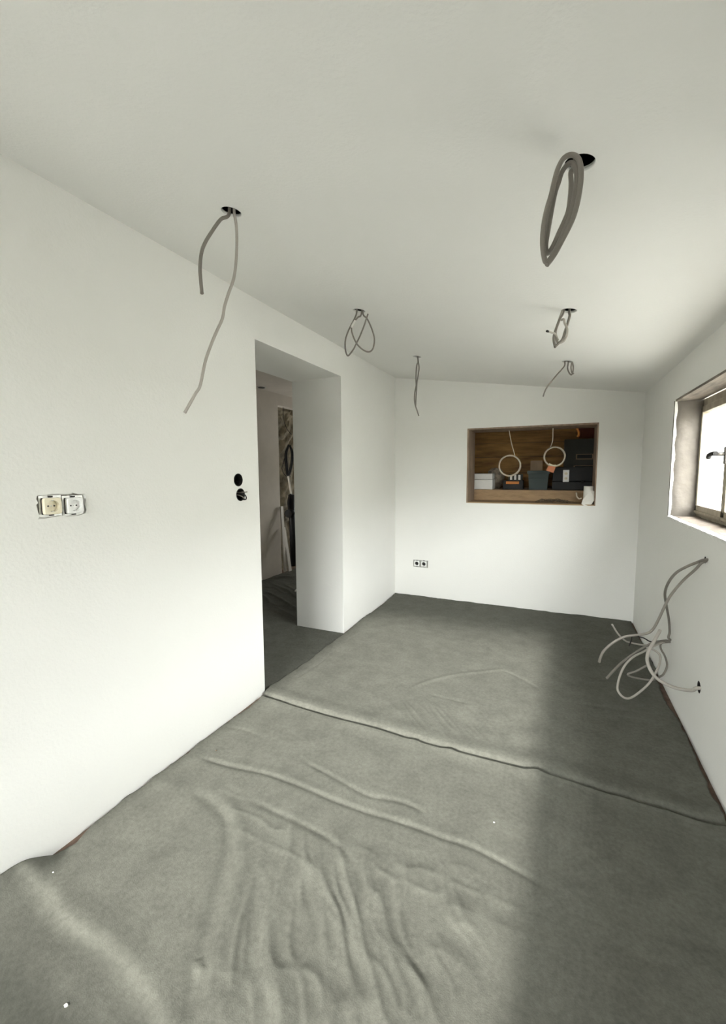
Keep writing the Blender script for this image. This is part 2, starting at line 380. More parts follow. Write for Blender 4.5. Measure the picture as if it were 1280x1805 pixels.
def sheet(name, xs, ys, hfun, keep=None, thick=.004):
    X, Y = np.meshgrid(xs, ys); X, Y, Z = hfun(X, Y)
    ny, nx = X.shape; V = np.c_[X.ravel(), Y.ravel(), Z.ravel()]
    i = np.arange((ny-1)*(nx-1)); r_, c_ = i//(nx-1), i % (nx-1); a = r_*nx+c_
    Fq = np.c_[a, a+1, a+nx+1, a+nx]
    if keep is not None:
        cx_, cy_ = (X[:-1, :-1]+X[1:, 1:])/2, (Y[:-1, :-1]+Y[1:, 1:])/2; Fq = Fq[keep(cx_, cy_).ravel()]
    me = bpy.data.meshes.new(name); me.from_pydata(V.tolist(), [], Fq.tolist()); me.update()
    if keep is not None:
        bm = bmesh.new(); bm.from_mesh(me); bmesh.ops.delete(bm, geom=[v for v in bm.verts if not v.link_faces], context='VERTS'); bm.to_mesh(me); bm.free()
    o = link_mesh(name, me, 'felt', None, True)
    md = o.modifiers.new('thickness', 'SOLIDIFY'); md.thickness = thick; md.offset = -1
    return o
SEAM = [(440, 1216), (467, 1229), (540, 1251), (600, 1269), (660, 1285), (724, 1304), (733, 1306), (793, 1322), (860, 1340), (920, 1355), (948, 1360), (1000, 1376), (1060, 1395), (1120, 1413), (1180, 1430), (1230, 1448), (1265, 1456), (1300, 1457)]
SEAMP = np.array([onz(a, b, .02)[:2] for a, b in SEAM])
def seam_y(x): return np.interp(x, SEAMP[:, 0], SEAMP[:, 1])
def wob(t, s, a): return a*(vnoise(t*5, t*0+.3, s)+.5*vnoise(t*17, t*0+.7, s+1)+.25*vnoise(t*45, t*0+.1, s+2))
def h_near(X, Y):
    # edges follow the walls raggedly
    u = (X-X.min())/(X.max()-X.min()); xl = L+.022+wob(Y, 11, .035); xr = R-.016+wob(Y, 15, .022)
    X = xl+(xr-xl)*u
    Y = YR+.02+(seam_y(X)-YR-.02)*(Y-Y.min())/(Y.max()-Y.min())
    Z = np.full(X.shape, .016)
    n1 = vnoise(X*3.1, Y*3.1, 1)*.010+vnoise(X*8, Y*8, 2)*.0035+vnoise(X*19, Y*19, 3)*.0012
    Z += n1
    # bunched wrinkles in the middle foreground, stretched roughly along the line of sight
    c = np.array([onz(690, 1640, 0)[:2]])[0]; th = math.radians(-58)
    U = (X-c[0])*math.cos(th)+(Y-c[1])*math.sin(th); W_ = -(X-c[0])*math.sin(th)+(Y-c[1])*math.cos(th)
    mk = np.exp(-(((X+.50)/.34)**4+((Y-.92)/.30)**4))
    wx = vnoise(U*6, W_*6, 20)*.09; ww = W_+wx
    rid = (np.abs(vnoise(U*3.2+3, ww*15, 21))*2); rid2 = np.abs(vnoise(U*7+9, ww*26+4, 22))*2
    Z += mk*(.0085*(1-rid)**3+.0045*(1-rid2)**3+.0016*(1-np.abs(vnoise(U*16+5, ww*48+2, 23))*2)**2-.002)
    mk2 = np.exp(-(((X+.52)/.60)**4+((Y-1.16)/.11)**2)); rid3 = np.abs(vnoise(X*9, Y*16, 25))*2
    Z += mk2*.0035*(1-rid3)**3
    # traced folds
    Z += fold(X, Y, [(10, 1570), (45, 1572), (78, 1592), (105, 1635), (150, 1668), (185, 1690), (230, 1742), (262, 1800), (290, 1870)], -.020, .022, .050, .06)
    Z += fold(X, Y, [(60, 1560), (100, 1600), (140, 1632), (190, 1665), (230, 1715), (275, 1790), (310, 1870)], .014, .05, .03, .06)
    Z += fold(X, Y, [(330, 1398), (372, 1420), (398, 1450), (402, 1490), (392, 1545), (372, 1620), (355, 1690), (335, 1760), (310, 1840)], -.012, .022, .022, .1)
    Z += fold(X, Y, [(395, 1405), (418, 1450), (428, 1500), (418, 1580), (402, 1680), (390, 1760), (380, 1860)], .013, .030, .026, .1)
    Z += fold(X, Y, [(350, 1700), (352, 1720), (362, 1712)], .012, .012, .012, .2)
    Z += fold(X, Y, [(345, 1338), (400, 1354), (480, 1374), (560, 1405), (640, 1434), (720, 1460), (780, 1484), (830, 1500), (900, 1535), (945, 1560), (985, 1580)], -.0125, .009, .012, .08)
    Z += fold(X, Y, [(345, 1330), (400, 1347), (480, 1366), (560, 1397), (640, 1426), (720, 1452), (780, 1476), (830, 1492), (900, 1527), (945, 1552)], .0022, .02, .012, .08)
    Z += fold(X, Y, [(535, 1348), (600, 1382), (650, 1408), (700, 1417), (738, 1432), (755, 1450)], -.010, .008, .012, .12)
    Z += fold(X, Y, [(640, 1400), (700, 1409), (738, 1424), (757, 1441)], .002, .012, .012, .2)
    Z += fold(X, Y, [(430, 1412), (500, 1446), (560, 1472), (600, 1500), (625, 1535)], -.010, .010, .014, .2)
    Z += fold(X, Y, [(390, 1284), (430, 1292), (470, 1310)], -.005, .010, .014, .2)
    Z += fold(X, Y, [(950, 1572), (1000, 1548), (1050, 1532), (1100, 1520)], .010, .020, .024, .2)
    Z += fold(X, Y, [(930, 1610), (985, 1578), (1045, 1568)], .009, .020, .02, .2)
    Z += fold(X, Y, [(1180, 1660), (1230, 1668), (1290, 1682)], -.008, .015, .02, .2)
    Z += fold(X, Y, [(1110, 1690), (1160, 1705), (1200, 1708)], -.006, .012, .016, .2)
    Z += fold(X, Y, [(240, 1370), (290, 1385), (340, 1400)], .007, .03, .03, .2)
    Z += fold(X, Y, [(240, 1540), (290, 1520), (340, 1505)], .006, .03, .02, .2)
    # the front left corner climbs the wall a little
    Z += .055*smooth01((L+.13-X)/.11)*smooth01((.80-Y)/.14)
    Z = np.maximum(Z, .006)
    # groove where the far sheet overlaps it
    ds = np.maximum(seam_y(X)-Y, 0)
    lip = .0035+.004*(vnoise(X*4, X*0, 44)+.5)
    for bx, a in ((730, .006), (793, .007), (945, .009), (1100, .004)):
        bp = np.interp(bx, [q[0] for q in SEAM], SEAMP[:, 0]); lip = lip+a*np.exp(-((X-bp)/.03)**2)
    return X, Y, np.maximum(Z, .017*np.exp(-(ds/.05)**2))+lip*np.exp(-(ds/.045)**2)
def h_far(X, Y):
    u = (X-X.min())/(X.max()-X.min()); v = (Y-Y.min())/(Y.max()-Y.min())
    y0 = seam_y(X)-.03; y1 = B-.012+wob(X, 31, .020)
    Y = y0+(y1-y0)*v
    inside = (Y > D1+.03) & (Y < D2-.03)
    xl = L+.020+wob(Y, 33, .030); xr = R-.013+wob(Y, 35, .024)-.018*np.exp(-((Y-2.75)/.22)**2)
    X = xl+(xr-xl)*u
    Z = np.full(X.shape, .019)
    Z += vnoise(X*3, Y*3, 41)*.008+vnoise(X*9, Y*9, 42)*.003+vnoise(X*21, Y*21, 43)*.0012
    ds = Y-seam_y(X)
    Z += .006*np.exp(-((ds-.07)/.05)**2)
    # brushed streaks above the overlap
    mk = np.exp(-((X+.62)/.42)**4-((Y-2.06)/.15)**2); Z += mk*.0022*(1-np.abs(vnoise((X+Y*.9)*26, (Y-X*.6)*5, 45))*2)**2
    Z += fold(X, Y, [(605, 1140), (571, 1168), (540, 1190), (508, 1209)], -.009, .010, .014, .2)
    Z += fold(X, Y, [(630, 1122), (612, 1134), (594, 1147)], -.009, .008, .012, .2)
    Z += fold(X, Y, [(630, 1166), (610, 1184), (588, 1206)], -.006, .008, .012, .2)
    Z += fold(X, Y, [(880, 1184), (900, 1191), (926, 1204), (960, 1225)], -.008, .010, .016, .2)
    Z += fold(X, Y, [(716, 1228), (728, 1217), (755, 1206), (807, 1194), (886, 1184), (900, 1180)], .009, .016, .014, .15)
    Z += fold(X, Y, [(755, 1228), (785, 1236), (830, 1246)], -.006, .01, .014, .2)
    Z += fold(X, Y, [(830, 1140), (850, 1128), (862, 1115)], .005, .014, .014, .2)
    Z += fold(X, Y, [(975, 1170), (1040, 1176), (1110, 1195)], -.005, .012, .018, .2)
    Z += fold(X, Y, [(990, 1240), (1060, 1252), (1130, 1262)], -.006, .012, .018, .2)
    Z += fold(X, Y, [(985, 1290), (1040, 1300), (1075, 1292)], .005, .014, .018, .2)
    Z += fold(X, Y, [(1000, 1205), (1080, 1203), (1160, 1204), (1180, 1215)], -.006, .010, .012, .2)
    Z = np.maximum(Z, .013); return X, Y, .0055+(Z-.0055)*smooth01((ds-.002)/.045)
dn = sheet('dust_sheet', np.linspace(L, R, 360), np.linspace(YR+.02, 1.87, 440), h_near)
tag(dn, 'grey felt dust sheet with bunched wrinkles in the foreground, from the seam towards the viewer', 'dust sheet', 'grey felt floor coverings')
df = sheet('dust_sheet', np.linspace(L, R, 330), np.linspace(1.8, B, 340), h_far)
tag(df, 'flatter grey felt dust sheet between the overlap seam and the wall with the hatch', 'dust sheet', 'grey felt floor coverings')
def h_next(X, Y):
    Z = np.full(X.shape, .004)+vnoise(X*4, Y*4, 61)*.006
    m = smooth01((-2.05-X)/.2); a = X*.5+Y*.87; b = -X*.87+Y*.5
    Z += m*(.016*(1-np.abs(vnoise(a*7, b*2.4, 62))*2)**3+.006*(1-np.abs(vnoise(a*15, b*6, 63))*2)**3)
    Z += (1-m)*fold(X, Y, [(467, 1150), (495, 1135), (525, 1112)], -.006, .01, .012, .2)
    return X, Y, np.where(X > L-.02, np.minimum(np.maximum(Z, .0045), .008), np.maximum(Z, .0045))
dx_ = sheet('dust_sheet', np.linspace(-3.17, L+.07, 220), np.linspace(.6, 5.6, 420), h_next,
            keep=lambda x, y: (x < L-T-.012) | ((y > D1+.012) & (y < D2-.012)), thick=.003)
tag(dx_, 'rumpled grey felt dust sheet running through the doorway into the dim neighbouring room', 'dust sheet', 'grey felt floor coverings')

# crumbs lying on the sheets
for (px, py, sz, lb, mt) in ((94, 1540, .0028, 'tiny white plaster crumb on the sheet near the foot of the left wall', 'crumb'), (117, 1771, .0055, 'larger white plaster flake on the sheet in the lower left corner', 'crumb'),
                             (381, 1322, .004, 'small dark crumb on the sheet beside the left wall', 'twig'), (871, 1449, .0028, 'tiny pale crumb in the middle of the near sheet', 'crumb')):
    p_ = onz(px, py, .02)
    dg = bpy.context.evaluated_depsgraph_get(); hit = scene.ray_cast(dg, Vector((p_[0], p_[1], .5)), Vector((0, 0, -1)))
    z = hit[1].z if hit[0] else .016
    bm = bmesh.new(); bmesh.ops.create_icosphere(bm, subdivisions=1, radius=sz)
    for v in bm.verts: v.co = Vector((v.co.x*random.uniform(.7, 1.6), v.co.y*random.uniform(.5, 1.1), v.co.z*random.uniform(.4, .8)))
    o = from_bm('plaster_crumb', bm, mt); o.location = (p_[0], p_[1], z+sz*.35); tag(o, lb, 'crumb', 'crumbs on the dust sheets')

# ------------------------------------------------------------------ cables hanging from the lamp holes
def cable(px, dep, rad, label, m='sheath', group='cables hanging from the ceiling', start=None, end=None, wob_=0.0, name='electric_cable', xmax=R-.012, zmin=.035):
    pts = []; n = len(px)
    if callable(dep): deps = [dep(i/(n-1)) for i in range(n)]
    else: deps = np.interp(np.linspace(0, 1, n), np.linspace(0, 1, len(dep)), dep)
    for (a, b), d in zip(px, deps):
        v = ray(a, b)
        if v[0] > 1e-6 and v[0]*d > xmax: d = xmax/v[0]
        if v[2] < 0 and H+v[2]*d < zmin: d = (zmin-H)/v[2]
        pts.append(EYE+v*d)
    if start is not None: pts = [np.asarray(start)]+pts
    if end is not None: pts = pts+[np.asarray(end)]
    o = tube(name, pts, rad, m); return tag(o, label, 'cable', group)
def inhole(i, dx=0., dy=0.): h = holes[i]; return (h[0]+dx, h[1]+dy, h[2]+.07)
d0 = depth_of(holes[0])
cable([(404, 377), (389, 387), (373, 409), (361, 429), (355, 447), (352.7, 473), (354, 495), (356, 517)], [d0, d0-.08, d0-.12], .0055, 'short curved grey cable stub at the hole above the left wall', start=inhole(0, -.01))
cable([(413, 374), (416, 393), (417.5, 417), (417, 446), (415, 473), (411, 495), (403, 517), (396, 539.5), (392, 561.6), (382, 584), (372, 608), (362, 637), (353, 679), (344, 695), (325.5, 728)], [d0, d0+.02, d0+.02], .0050, 'long grey cable hanging in a loose wave in front of the left wall', 'sheath_light', start=inhole(0, .012))
d1 = depth_of(holes[1])
cable([(629, 550), (624.4, 563), (618, 575.3), (612.7, 587), (609, 600), (608.8, 614.4), (611, 624), (613.6, 627), (617.3, 623.8), (623.6, 615), (629, 604), (635.3, 591), (641.6, 575), (646.3, 561), (648.6, 554)], [d1, d1-.03, d1-.06, d1-.01], .0042, 'grey cable loop hanging left of its twin at the middle left lamp hole', start=inhole(1, -.012))
c2b = cable([(640, 553), (646.3, 560.5), (651, 569), (656.4, 582.3), (660, 596.4), (659, 610), (655.6, 617.5), (649.4, 620.2), (641.6, 617.5), (632.2, 609.7), (626, 600.3), (621.3, 588.6), (619.5, 578), (622, 570), (630.6, 559.7), (637, 554)], [d1, d1+.02, d1-.0, d1-.02, d1], .0042, 'grey cable loop with a white bare end bulging right at the middle left hole', start=inhole(1, .012), end=inhole(1, .018, .01))
tube('white_core', [atd(619.6, 577, d1-.030), atd(622.4, 571, d1-.030), atd(626.3, 565, d1-.030)], .0055, 'white_wire', c2b)
d2 = depth_of(holes[2])
cable([(736.3, 629.5), (737, 638), (734.9, 644), (733.8, 654.6), (733.4, 669), (733.6, 680), (731.6, 690.6), (730.9, 703.6), (732, 713.7), (735.2, 723), (738.5, 733)], [d2, d2-.01, d2-.03], .0050, 'grey cable hanging with a kicked-out end at the far left lamp hole', start=inhole(2, -.006))
cable([(737, 632), (738.8, 644), (738.8, 651), (736.9, 664), (735, 675), (734.2, 690.6), (733.4, 703), (732.9, 716)], [d2, d2+.015, d2+.0], .0045, 'straight grey cable beside the kicked-out one at the far left lamp hole', start=inhole(2, .010))
d3 = depth_of(holes[3])-.03
coil = [(1012, 296), (1006.5, 303), (1007, 322), (1005.5, 346), (1002, 371), (995, 390), (984.8, 412), (976, 432), (967, 446), (962.5, 440), (962.5, 428), (965.5, 409), (970, 384), (974.6, 358), (979, 338), (984.8, 321), (990, 304.8), (998.8, 292), (1008, 287.5), (1015.4, 298), (1016.7, 316), (1014, 339), (1009, 365), (1002.6, 387.6), (996.3, 403), (989, 420), (980, 441), (971, 455), (963.5, 462), (959.5, 454), (956.5, 428), (958.7, 397), (964.4, 368.5), (972, 343), (977, 321), (983.5, 298), (993, 280), (1006.5, 273), (1018, 277.5), (1023.5, 292), (1024.5, 311), (1022.5, 332), (1018, 358), (1010.6, 384), (1001.5, 404), (991, 424), (981, 443), (972, 457), (964, 467)]
nco = len(coil)
cdep = np.interp(np.linspace(0, 1, nco), [0, .12, .2, .33, .45, .58, .68, .8, 1], [d3+.02, d3+.02, d3+.01, d3+.0, d3-.010, d3-.012, d3-.020, d3-.030, d3-.030])
cable(coil, list(cdep), .0055, 'thick grey cable wound into a long coil at the nearest right lamp hole', start=inhole(3, -.005))
d4 = depth_of(holes[4])
cable([(1003.8, 549), (1004.6, 556), (1000.8, 570), (996, 585), (991.8, 597.8), (984, 606), (978, 611.8)], [d4, d4-.02, d4-.04], .0056, 'grey cable on the right side of the bundle at the middle right lamp hole', start=inhole(4, .008))
cable([(993.5, 550), (987, 562), (981, 578), (977, 590), (976.4, 600), (978.4, 611)], [d4, d4-.01, d4-.03], .0055, 'grey cable on the left side of the bundle at the middle right lamp hole', start=inhole(4, -.014))
cable([(990, 552), (984, 569), (979.9, 584), (981, 598), (985, 604.5), (993.8, 601), (998.8, 592), (1000, 580), (995.8, 570), (993.8, 563), (988.5, 564.5)], [d4, d4-.015, d4-.03, d4-.01], .0050, 'pale cable curled into the small inner loop at the middle right lamp hole', 'sheath_light', start=inhole(4, -.004, .008))
cb = cable([(979, 589), (972, 586), (966, 584.2)], [d4-.02, d4-.05], .0042, 'short pale cable end with a black tip sticking out of the bundle', 'sheath_light', start=atd(984, 600, d4-.012))
tube('end_cap', [atd(966.6, 584.4, d4-.049), atd(964.2, 583.6, d4-.056)], .0050, 'dark', cb)
d5 = depth_of(holes[5])
cable([(996, 638.5), (995.3, 644.7), (990, 651.6), (982, 660.6), (973, 671.6), (965, 681.5), (960, 691.5), (957.7, 698.5)], [d5, d5-.05, d5-.12], .0042, 'thin grey cable hanging away to the left from the far right lamp hole', start=inhole(5, -.016))
cable([(1001.8, 639), (1000.8, 649.6), (1004, 658), (1007.8, 660.6), (1010.3, 654.6), (1010.8, 645), (1008.5, 639.5), (1006.8, 648), (1008.5, 657), (1011.8, 659)], [d5, d5-.02, d5-.03], .0044, 'small cable loop tucked up at the far right lamp hole', start=inhole(5, .006))

# cables coming out of the right wall
kd1, kd2, kd3 = depth_of(k1), depth_of(k2), depth_of(k3)
GW = 'cables coming out of the right wall'
def inwall(k, dz=0.): return (R+.05, k[1], k[2]+dz)
cable([(1243, 986.8), (1231, 990.5), (1209, 999.6), (1190.6, 1011), (1177.4, 1029), (1172.3, 1047.3), (1175.4, 1069.7), (1179.5, 1094), (1180.5, 1114), (1179.5, 1126)], [kd1-.005, kd1+.02, kd1+.14, kd2-.10, kd2], .0060, 'grey cable bowing from the upper wall hole down into the bundle hole', 'sheath', GW, start=inwall(k1, .004), end=inwall(k2, .004))
cable([(1241.4, 990), (1225, 1004.7), (1202.8, 1025), (1182.5, 1049.4), (1172.3, 1067.7), (1162, 1090), (1152, 1108), (1142, 1116), (1121.6, 1119.5), (1101.3, 1122.5), (1081, 1132.7), (1064.7, 1147), (1058.6, 1159), (1056.6, 1167)], [kd1-.005, kd1+.0, kd1+.05, kd1+.08, kd1+.12], .0058, 'long cable from the upper wall hole arching out over the floor with a drooping tip', 'sheath', GW, start=inwall(k1, -.004))
cable([(1178, 1130), (1162, 1131.5), (1146, 1135.5), (1125.6, 1147), (1100, 1165), (1083, 1181), (1069.8, 1195.6)], [kd2, kd2-.10, kd2-.2], .0062, 'straight cut cable of the floor bundle pointing down towards the viewer', 'sheath', GW, start=inwall(k2))
cable([(1177, 1131), (1166, 1133), (1150, 1140), (1133.8, 1149), (1115, 1159), (1101, 1174), (1092, 1194), (1088.5, 1211.8), (1092, 1222), (1101, 1230), (1112, 1230), (1127.6, 1220), (1144, 1204.7), (1155, 1188), (1162, 1172), (1164, 1157), (1158, 1149), (1148, 1143)], [kd2, kd2-.15, kd2-.25, kd2-.2, kd2-.12], .0056, 'pale cable making the largest round loop of the bundle over the sheet', 'sheath_light', GW, start=inwall(k2, -.004))
cable([(1230, 1213), (1219, 1217), (1192.7, 1213), (1170.3, 1203.8), (1156, 1193.6), (1146, 1179.4), (1141, 1163), (1144, 1147), (1154, 1128.6), (1164.2, 1110.3)], [kd3-.005, kd3+.02, kd3+.06, kd3+.10, kd3+.12], .0078, 'thick cable from the low wall hole curving up to a cut end', 'sheath_light', GW, start=inwall(k3))
cable([(1178, 1132), (1166, 1134), (1165, 1143), (1172.3, 1157), (1176, 1173), (1170.3, 1187.5), (1162, 1193.6), (1150, 1198.7), (1129.7, 1196.6), (1110, 1192), (1108, 1187.5), (1121.6, 1183), (1140, 1173)], [kd2, kd2-.05, kd2-.1, kd2-.14], .0052, 'grey cable looping close to the wall at the back of the bundle', 'sheath', GW, start=inwall(k2, .006))
cable([(1177, 1129.5), (1166, 1130), (1150, 1136), (1133.8, 1137), (1111, 1132.7), (1101.3, 1128.6), (1089, 1116.4), (1079, 1100.5)], [kd2, kd2-.06, kd2-.12], .0046, 'thin cable end of the bundle pointing up to the left', 'sheath_light', GW, start=inwall(k2, .002))
cable([(1176, 1128.5), (1160, 1130), (1147, 1131), (1133, 1124), (1115.5, 1121.5), (1113, 1129), (1109.4, 1138.5)], [kd2, kd2-.08, kd2-.11], .0034, 'thin dark wire bent down at the back of the cable bundle', 'boxdark', GW, start=inwall(k2, -.002))

# ------------------------------------------------------------------ wall sockets
def rounded_plate(w_, h_, r, n=5):
    pts = []
    for k in range(48):
        a = 2*math.pi*k/48; c_, s_ = abs(math.cos(a)), abs(math.sin(a)); q = 1/((c_**9+s_**9)**(1/9)); pts.append((q*w_/2*math.cos(a), q*h_/2*math.sin(a)))
    return pts
def make_socket(loc, rotz, m, label, proud=.014, open_frame=False):
    """earthed round-cup socket insert without cover frame; local x to the right, y out of the wall, z up"""
    root = empty('wall_socket', (0, 0, 0))
    # steel mounting plate
    bm = bmesh.new(); bm_box(bm, -.0345, .0345, -.006, -.003, -.0345, .0345); pl = from_bm('mounting_plate', bm, 'steel', root)
    carve(pl, [box('cut', -.024, .024, -.02, .02, -.024, .024, None)])
    bx = bmesh.new(); bm_box(bx, -.0275, .0275, -.0075, .0004, -.0275, .0275, .002); from_bm('socket_body', bx, 'boxdark', root)
    # square face with a round cup
    pts = rounded_plate(.055, .055, .008)
    bm = bmesh.new(); NS = 40; ring_r = .0195
    lay = []
    for (s, yy) in ((1.0, .001), (1.0, proud-.003), (.955, proud)):
        lay.append([bm.verts.new((a*s, yy, b*s)) for a, b in pts])
    n = len(pts)
    for A, B_ in zip(lay, lay[1:]):
        for i in range(n): bm.faces.new((A[i], A[(i+1) % n], B_[(i+1) % n], B_[i]))
    rim = [bm.verts.new((ring_r*math.cos(math.atan2(b, a)), proud, ring_r*math.sin(math.atan2(b, a)))) for a, b in pts]
    cup = [bm.verts.new((.0185*math.cos(math.atan2(b, a)), proud-.013, .0185*math.sin(math.atan2(b, a)))) for a, b in pts]
    for A, B_ in ((lay[-1], rim), (rim, cup)):
        for i in range(n): bm.faces.new((A[i], A[(i+1) % n], B_[(i+1) % n], B_[i]))
    bm.faces.new(cup); bmesh.ops.recalc_face_normals(bm, faces=bm.faces)
    fp = from_bm('face_plate', bm, m, root)
    for sx in (-.0095, .0095): cyl('pin_hole', (sx, proud-.0128, 0), (sx, proud-.0120, 0), .0028, .0028, 'dark', fp, 12)
    cyl('centre_screw', (0, proud-.0128, 0), (0, proud-.0118, 0), .0022, .0022, 'steel', fp, 12)
    for sz in (-1, 1): box('earth_clip', -.003, .003, proud-.013, proud-.003, sz*.0185-.0014, sz*.0185+.0014, 'steel', fp)
    for sz in (-1, 1): box('claw', -.007, .007, -.002, .0012, sz*.0305-.002, sz*.0305+.003, 'boxdark', root)
    root.location = loc; root.rotation_euler = (0, 0, rotz); bpy.context.view_layer.update()
    return tag(root, label, 'socket')
make_socket((L-.004, s1[1]+.002, s1[2]), -math.pi/2, 'beige', 'yellowed uncovered wall socket, left one of the pair on the left wall')['group'] = 'uncovered wall sockets'
make_socket((L-.004, s2[1]+.001, s2[2]), -math.pi/2, 'whitep', 'white uncovered wall socket, right one of the pair on the left wall')['group'] = 'uncovered wall sockets'
make_socket((s3[0], B-.002+.004, s3[2]), math.pi, 'whitep', 'small white wall socket, left one of the pair below the hatch', .010)['group'] = 'uncovered wall sockets'
make_socket((s4[0]-.004, B+.002, s4[2]), math.pi, 'whitep', 'small white wall socket, right one of the pair below the hatch', .010)['group'] = 'uncovered wall sockets'
def ragged_ring(name, y0, y1, z0, z1, x):          # mortar showing around the pair, in the chased recess
    return box(name, x, x+.0008, y0, y1, z0, z1, 'mortar', wl)
ragged_ring('recess_mortar', sy0+.003, sy1-.003, sz0+.003, sz1-.003, L-.0118)
box('recess_mortar', s3[0]-.037, s4[0]+.039, B+.0110, B+.0118, s3[2]-.036, s3[2]+.036, 'mortar', wb)

# round flush boxes in the left wall
def flush_box(h, label, wires):
    root = empty('flush_box', (L, h[1], h[2]))
    bm = bmesh.new(); n = 28; prof = ((.0335, .001), (.0335, -.050), (.0, -.050)); rows = []
    for r, dx in ((.0338, .0015), (.0312, .0015), (.0312, -.050)):
        rows.append([bm.verts.new((L+dx, h[1]+r*math.cos(2*math.pi*i/n), h[2]+r*math.sin(2*math.pi*i/n))) for i in range(n)])
    for A, B_ in zip(rows, rows[1:]):
        for i in range(n): bm.faces.new((A[i], A[(i+1) % n], B_[(i+1) % n], B_[i]))
    bm.faces.new(rows[-1]); bmesh.ops.recalc_face_normals(bm, faces=bm.faces)
    from_bm('box_cup', bm, 'boxdark', root)
    for wpts, mm in wires: tube('wire', [(L+a, h[1]+b, h[2]+c) for a, b, c in wpts], .0028, mm, root, seg=8)
    return tag(root, label, 'junction box', 'flush boxes beside the doorway')
flush_box(h1, 'empty black round flush box, upper one beside the doorway', [([(-.045, -.01, -.012), (-.03, .005, -.016), (-.012, .012, -.020), (-.03, .02, -.01)], 'boxdark')])
flush_box(h2, 'black round flush box with wires poking out, lower one beside the doorway', [([(-.045, .0, -.01), (-.01, .012, .005), (.014, .022, -.004), (.016, .024, -.025), (-.005, .015, -.028)], 'boxdark'), ([(-.045, -.006, 0), (-.012, .004, -.004), (.004, .018, -.016), (.006, .026, -.03)], 'mortar'), ([(-.04, .01, .01), (.0, .024, .012), (.018, .034, .014)], 'mortar')])

# ------------------------------------------------------------------ serving hatch and the store behind it
def hp(zx, zy, Y): return ony(800+zx/4.5714, 720+zy/4.5714, Y)      # a point traced in the hatch, at depth Y
Yl = B+HT                                                             # back of the wall
lin = empty('trim_2', (HX0, B, HZ0)); struct(lin)
box('jamb_board', HX0, HX0+.014, B+.004, Yl, HZ0, HZ1, 'jambwood', lin); box('jamb_board', HX1-.010, HX1, B+.004, Yl, HZ0, HZ1, 'jambwood', lin)
box('head_board', HX0+.014, HX1-.010, B+.004, Yl, HZ1-.014, HZ1, 'jambwood', lin); box('sill_board', HX0+.014, HX1-.010, B+.004, Yl, HZ0, HZ0+.010, 'ledgewood', lin)
SZ = float(hp(600, 658, Yl+.03)[2])                                   # shelf top
Yb = B+1.10                                                           # plank wall
sh = empty('shelf', (-.25, Yl+.02, SZ)); tag(sh, 'brown board shelf just behind the hatch carrying boxes and tools', 'shelf')
box('front_board', L+.11, R-.11, Yl+.005, Yl+.030, HZ0-.10, SZ, 'ledgewood', sh); box('shelf_board', L+.11, R-.11, Yl+.030, Yb-.02, SZ-.025, SZ, 'card', sh)
struct(box('wall_store', L, R, Yb+.028, Yb+.13, 0, 2.4, 'void')); struct(box('wall_store_left', L, L+.1, Yl, Yb+.028, 0, 2.4, 'void')); struct(box('wall_store_right', R-.1, R, Yl, Yb+.028, 0, 2.4, 'void'))
struct(box('ceiling_store', L, R, Yl, Yb+.13, 2.0, 2.06, 'jambwood'))
wst = bpy.data.objects['wall_store']
z = 0.95; i = 0; pm = None
while z < 2.0:
    hgt = (.17, .155, .185, .16)[i % 4]; x0_, x1_ = L+.1, R-.1
    o = box('plank', x0_, x1_, Yb+(0, .006, .002)[i % 3], Yb+.027, z, z+hgt-.004, 'plank', wst, .002); z += hgt; i += 1
def rect(zx0, zy0, zx1, zy1, Y): a, b = hp(zx0, zy1, Y), hp(zx1, zy0, Y); return a[0], b[0], a[2], b[2]
GS = 'things on the shelf behind the hatch'
# white foam box
x0, x1, z0, z1 = rect(150, 525, 315, 658, Yl+.10); t = empty('foam_box', ((x0+x1)/2, Yl+.18, SZ)); tag(t, 'white foam box at the left end of the hatch shelf', 'box', GS)
box('box_base', x0, x1, Yl+.09, Yl+.28, SZ, SZ+(z1-SZ)*.62, 'foam', t, .006); box('box_lid', x0+.001, x1-.003, Yl+.092, Yl+.278, SZ+(z1-SZ)*.64, z1, 'foam', t, .006)
# crumpled bag
x0, x1, z0, z1 = rect(262, 480, 405, 640, Yl+.36); bm = bmesh.new(); bmesh.ops.create_icosphere(bm, subdivisions=4, radius=1)
for v in bm.verts:
    k = 1+.14*math.sin(v.co.x*7+v.co.z*5)*math.sin(v.co.y*6+v.co.z*9)+random.uniform(-.03, .03)
    v.co = Vector(((x0+x1)/2+v.co.x*k*(x1-x0)/2, Yl+.38+v.co.y*k*.07, SZ+max(0, (v.co.z*k*.5+.5))*(z1-SZ)))
tag(from_bm('plastic_bag', bm, 'bag', None, True), 'crumpled translucent grey plastic bag beside the foam box', 'bag', GS)
# toolbox with orange handle
x0, x1, z0, z1 = rect(395, 580, 558, 658, Yl+.14); t = empty('toolbox', ((x0+x1)/2, Yl+.2, SZ)); tag(t, 'small black toolbox with an orange handle bar', 'toolbox', GS)
box('body', x0, x1, Yl+.14, Yl+.30, SZ, z1, 'dark', t, .006); a = rect(420, 588, 526, 609, Yl+.115)
box('handle', a[0], a[1], Yl+.115, Yl+.128, a[2], a[3], 'copper', t, .003); box('bracket', a[0]+.004, a[0]+.012, Yl+.126, Yl+.142, a[2], a[3], 'dark', t); box('bracket', a[1]-.012, a[1]-.004, Yl+.126, Yl+.142, a[2], a[3], 'dark', t)
x0, x1, z0_, z1_ = rect(440, 530, 552, 582, Yl+.15); t = empty('parts_case', ((x0+x1)/2, Yl+.2, z1)); tag(t, 'pale grey parts case standing on the small black toolbox', 'case', GS)
ztb = float(z1); box('case_body', x0, x1, Yl+.15, Yl+.24, ztb, z1_, 'greyboard', t, .003)
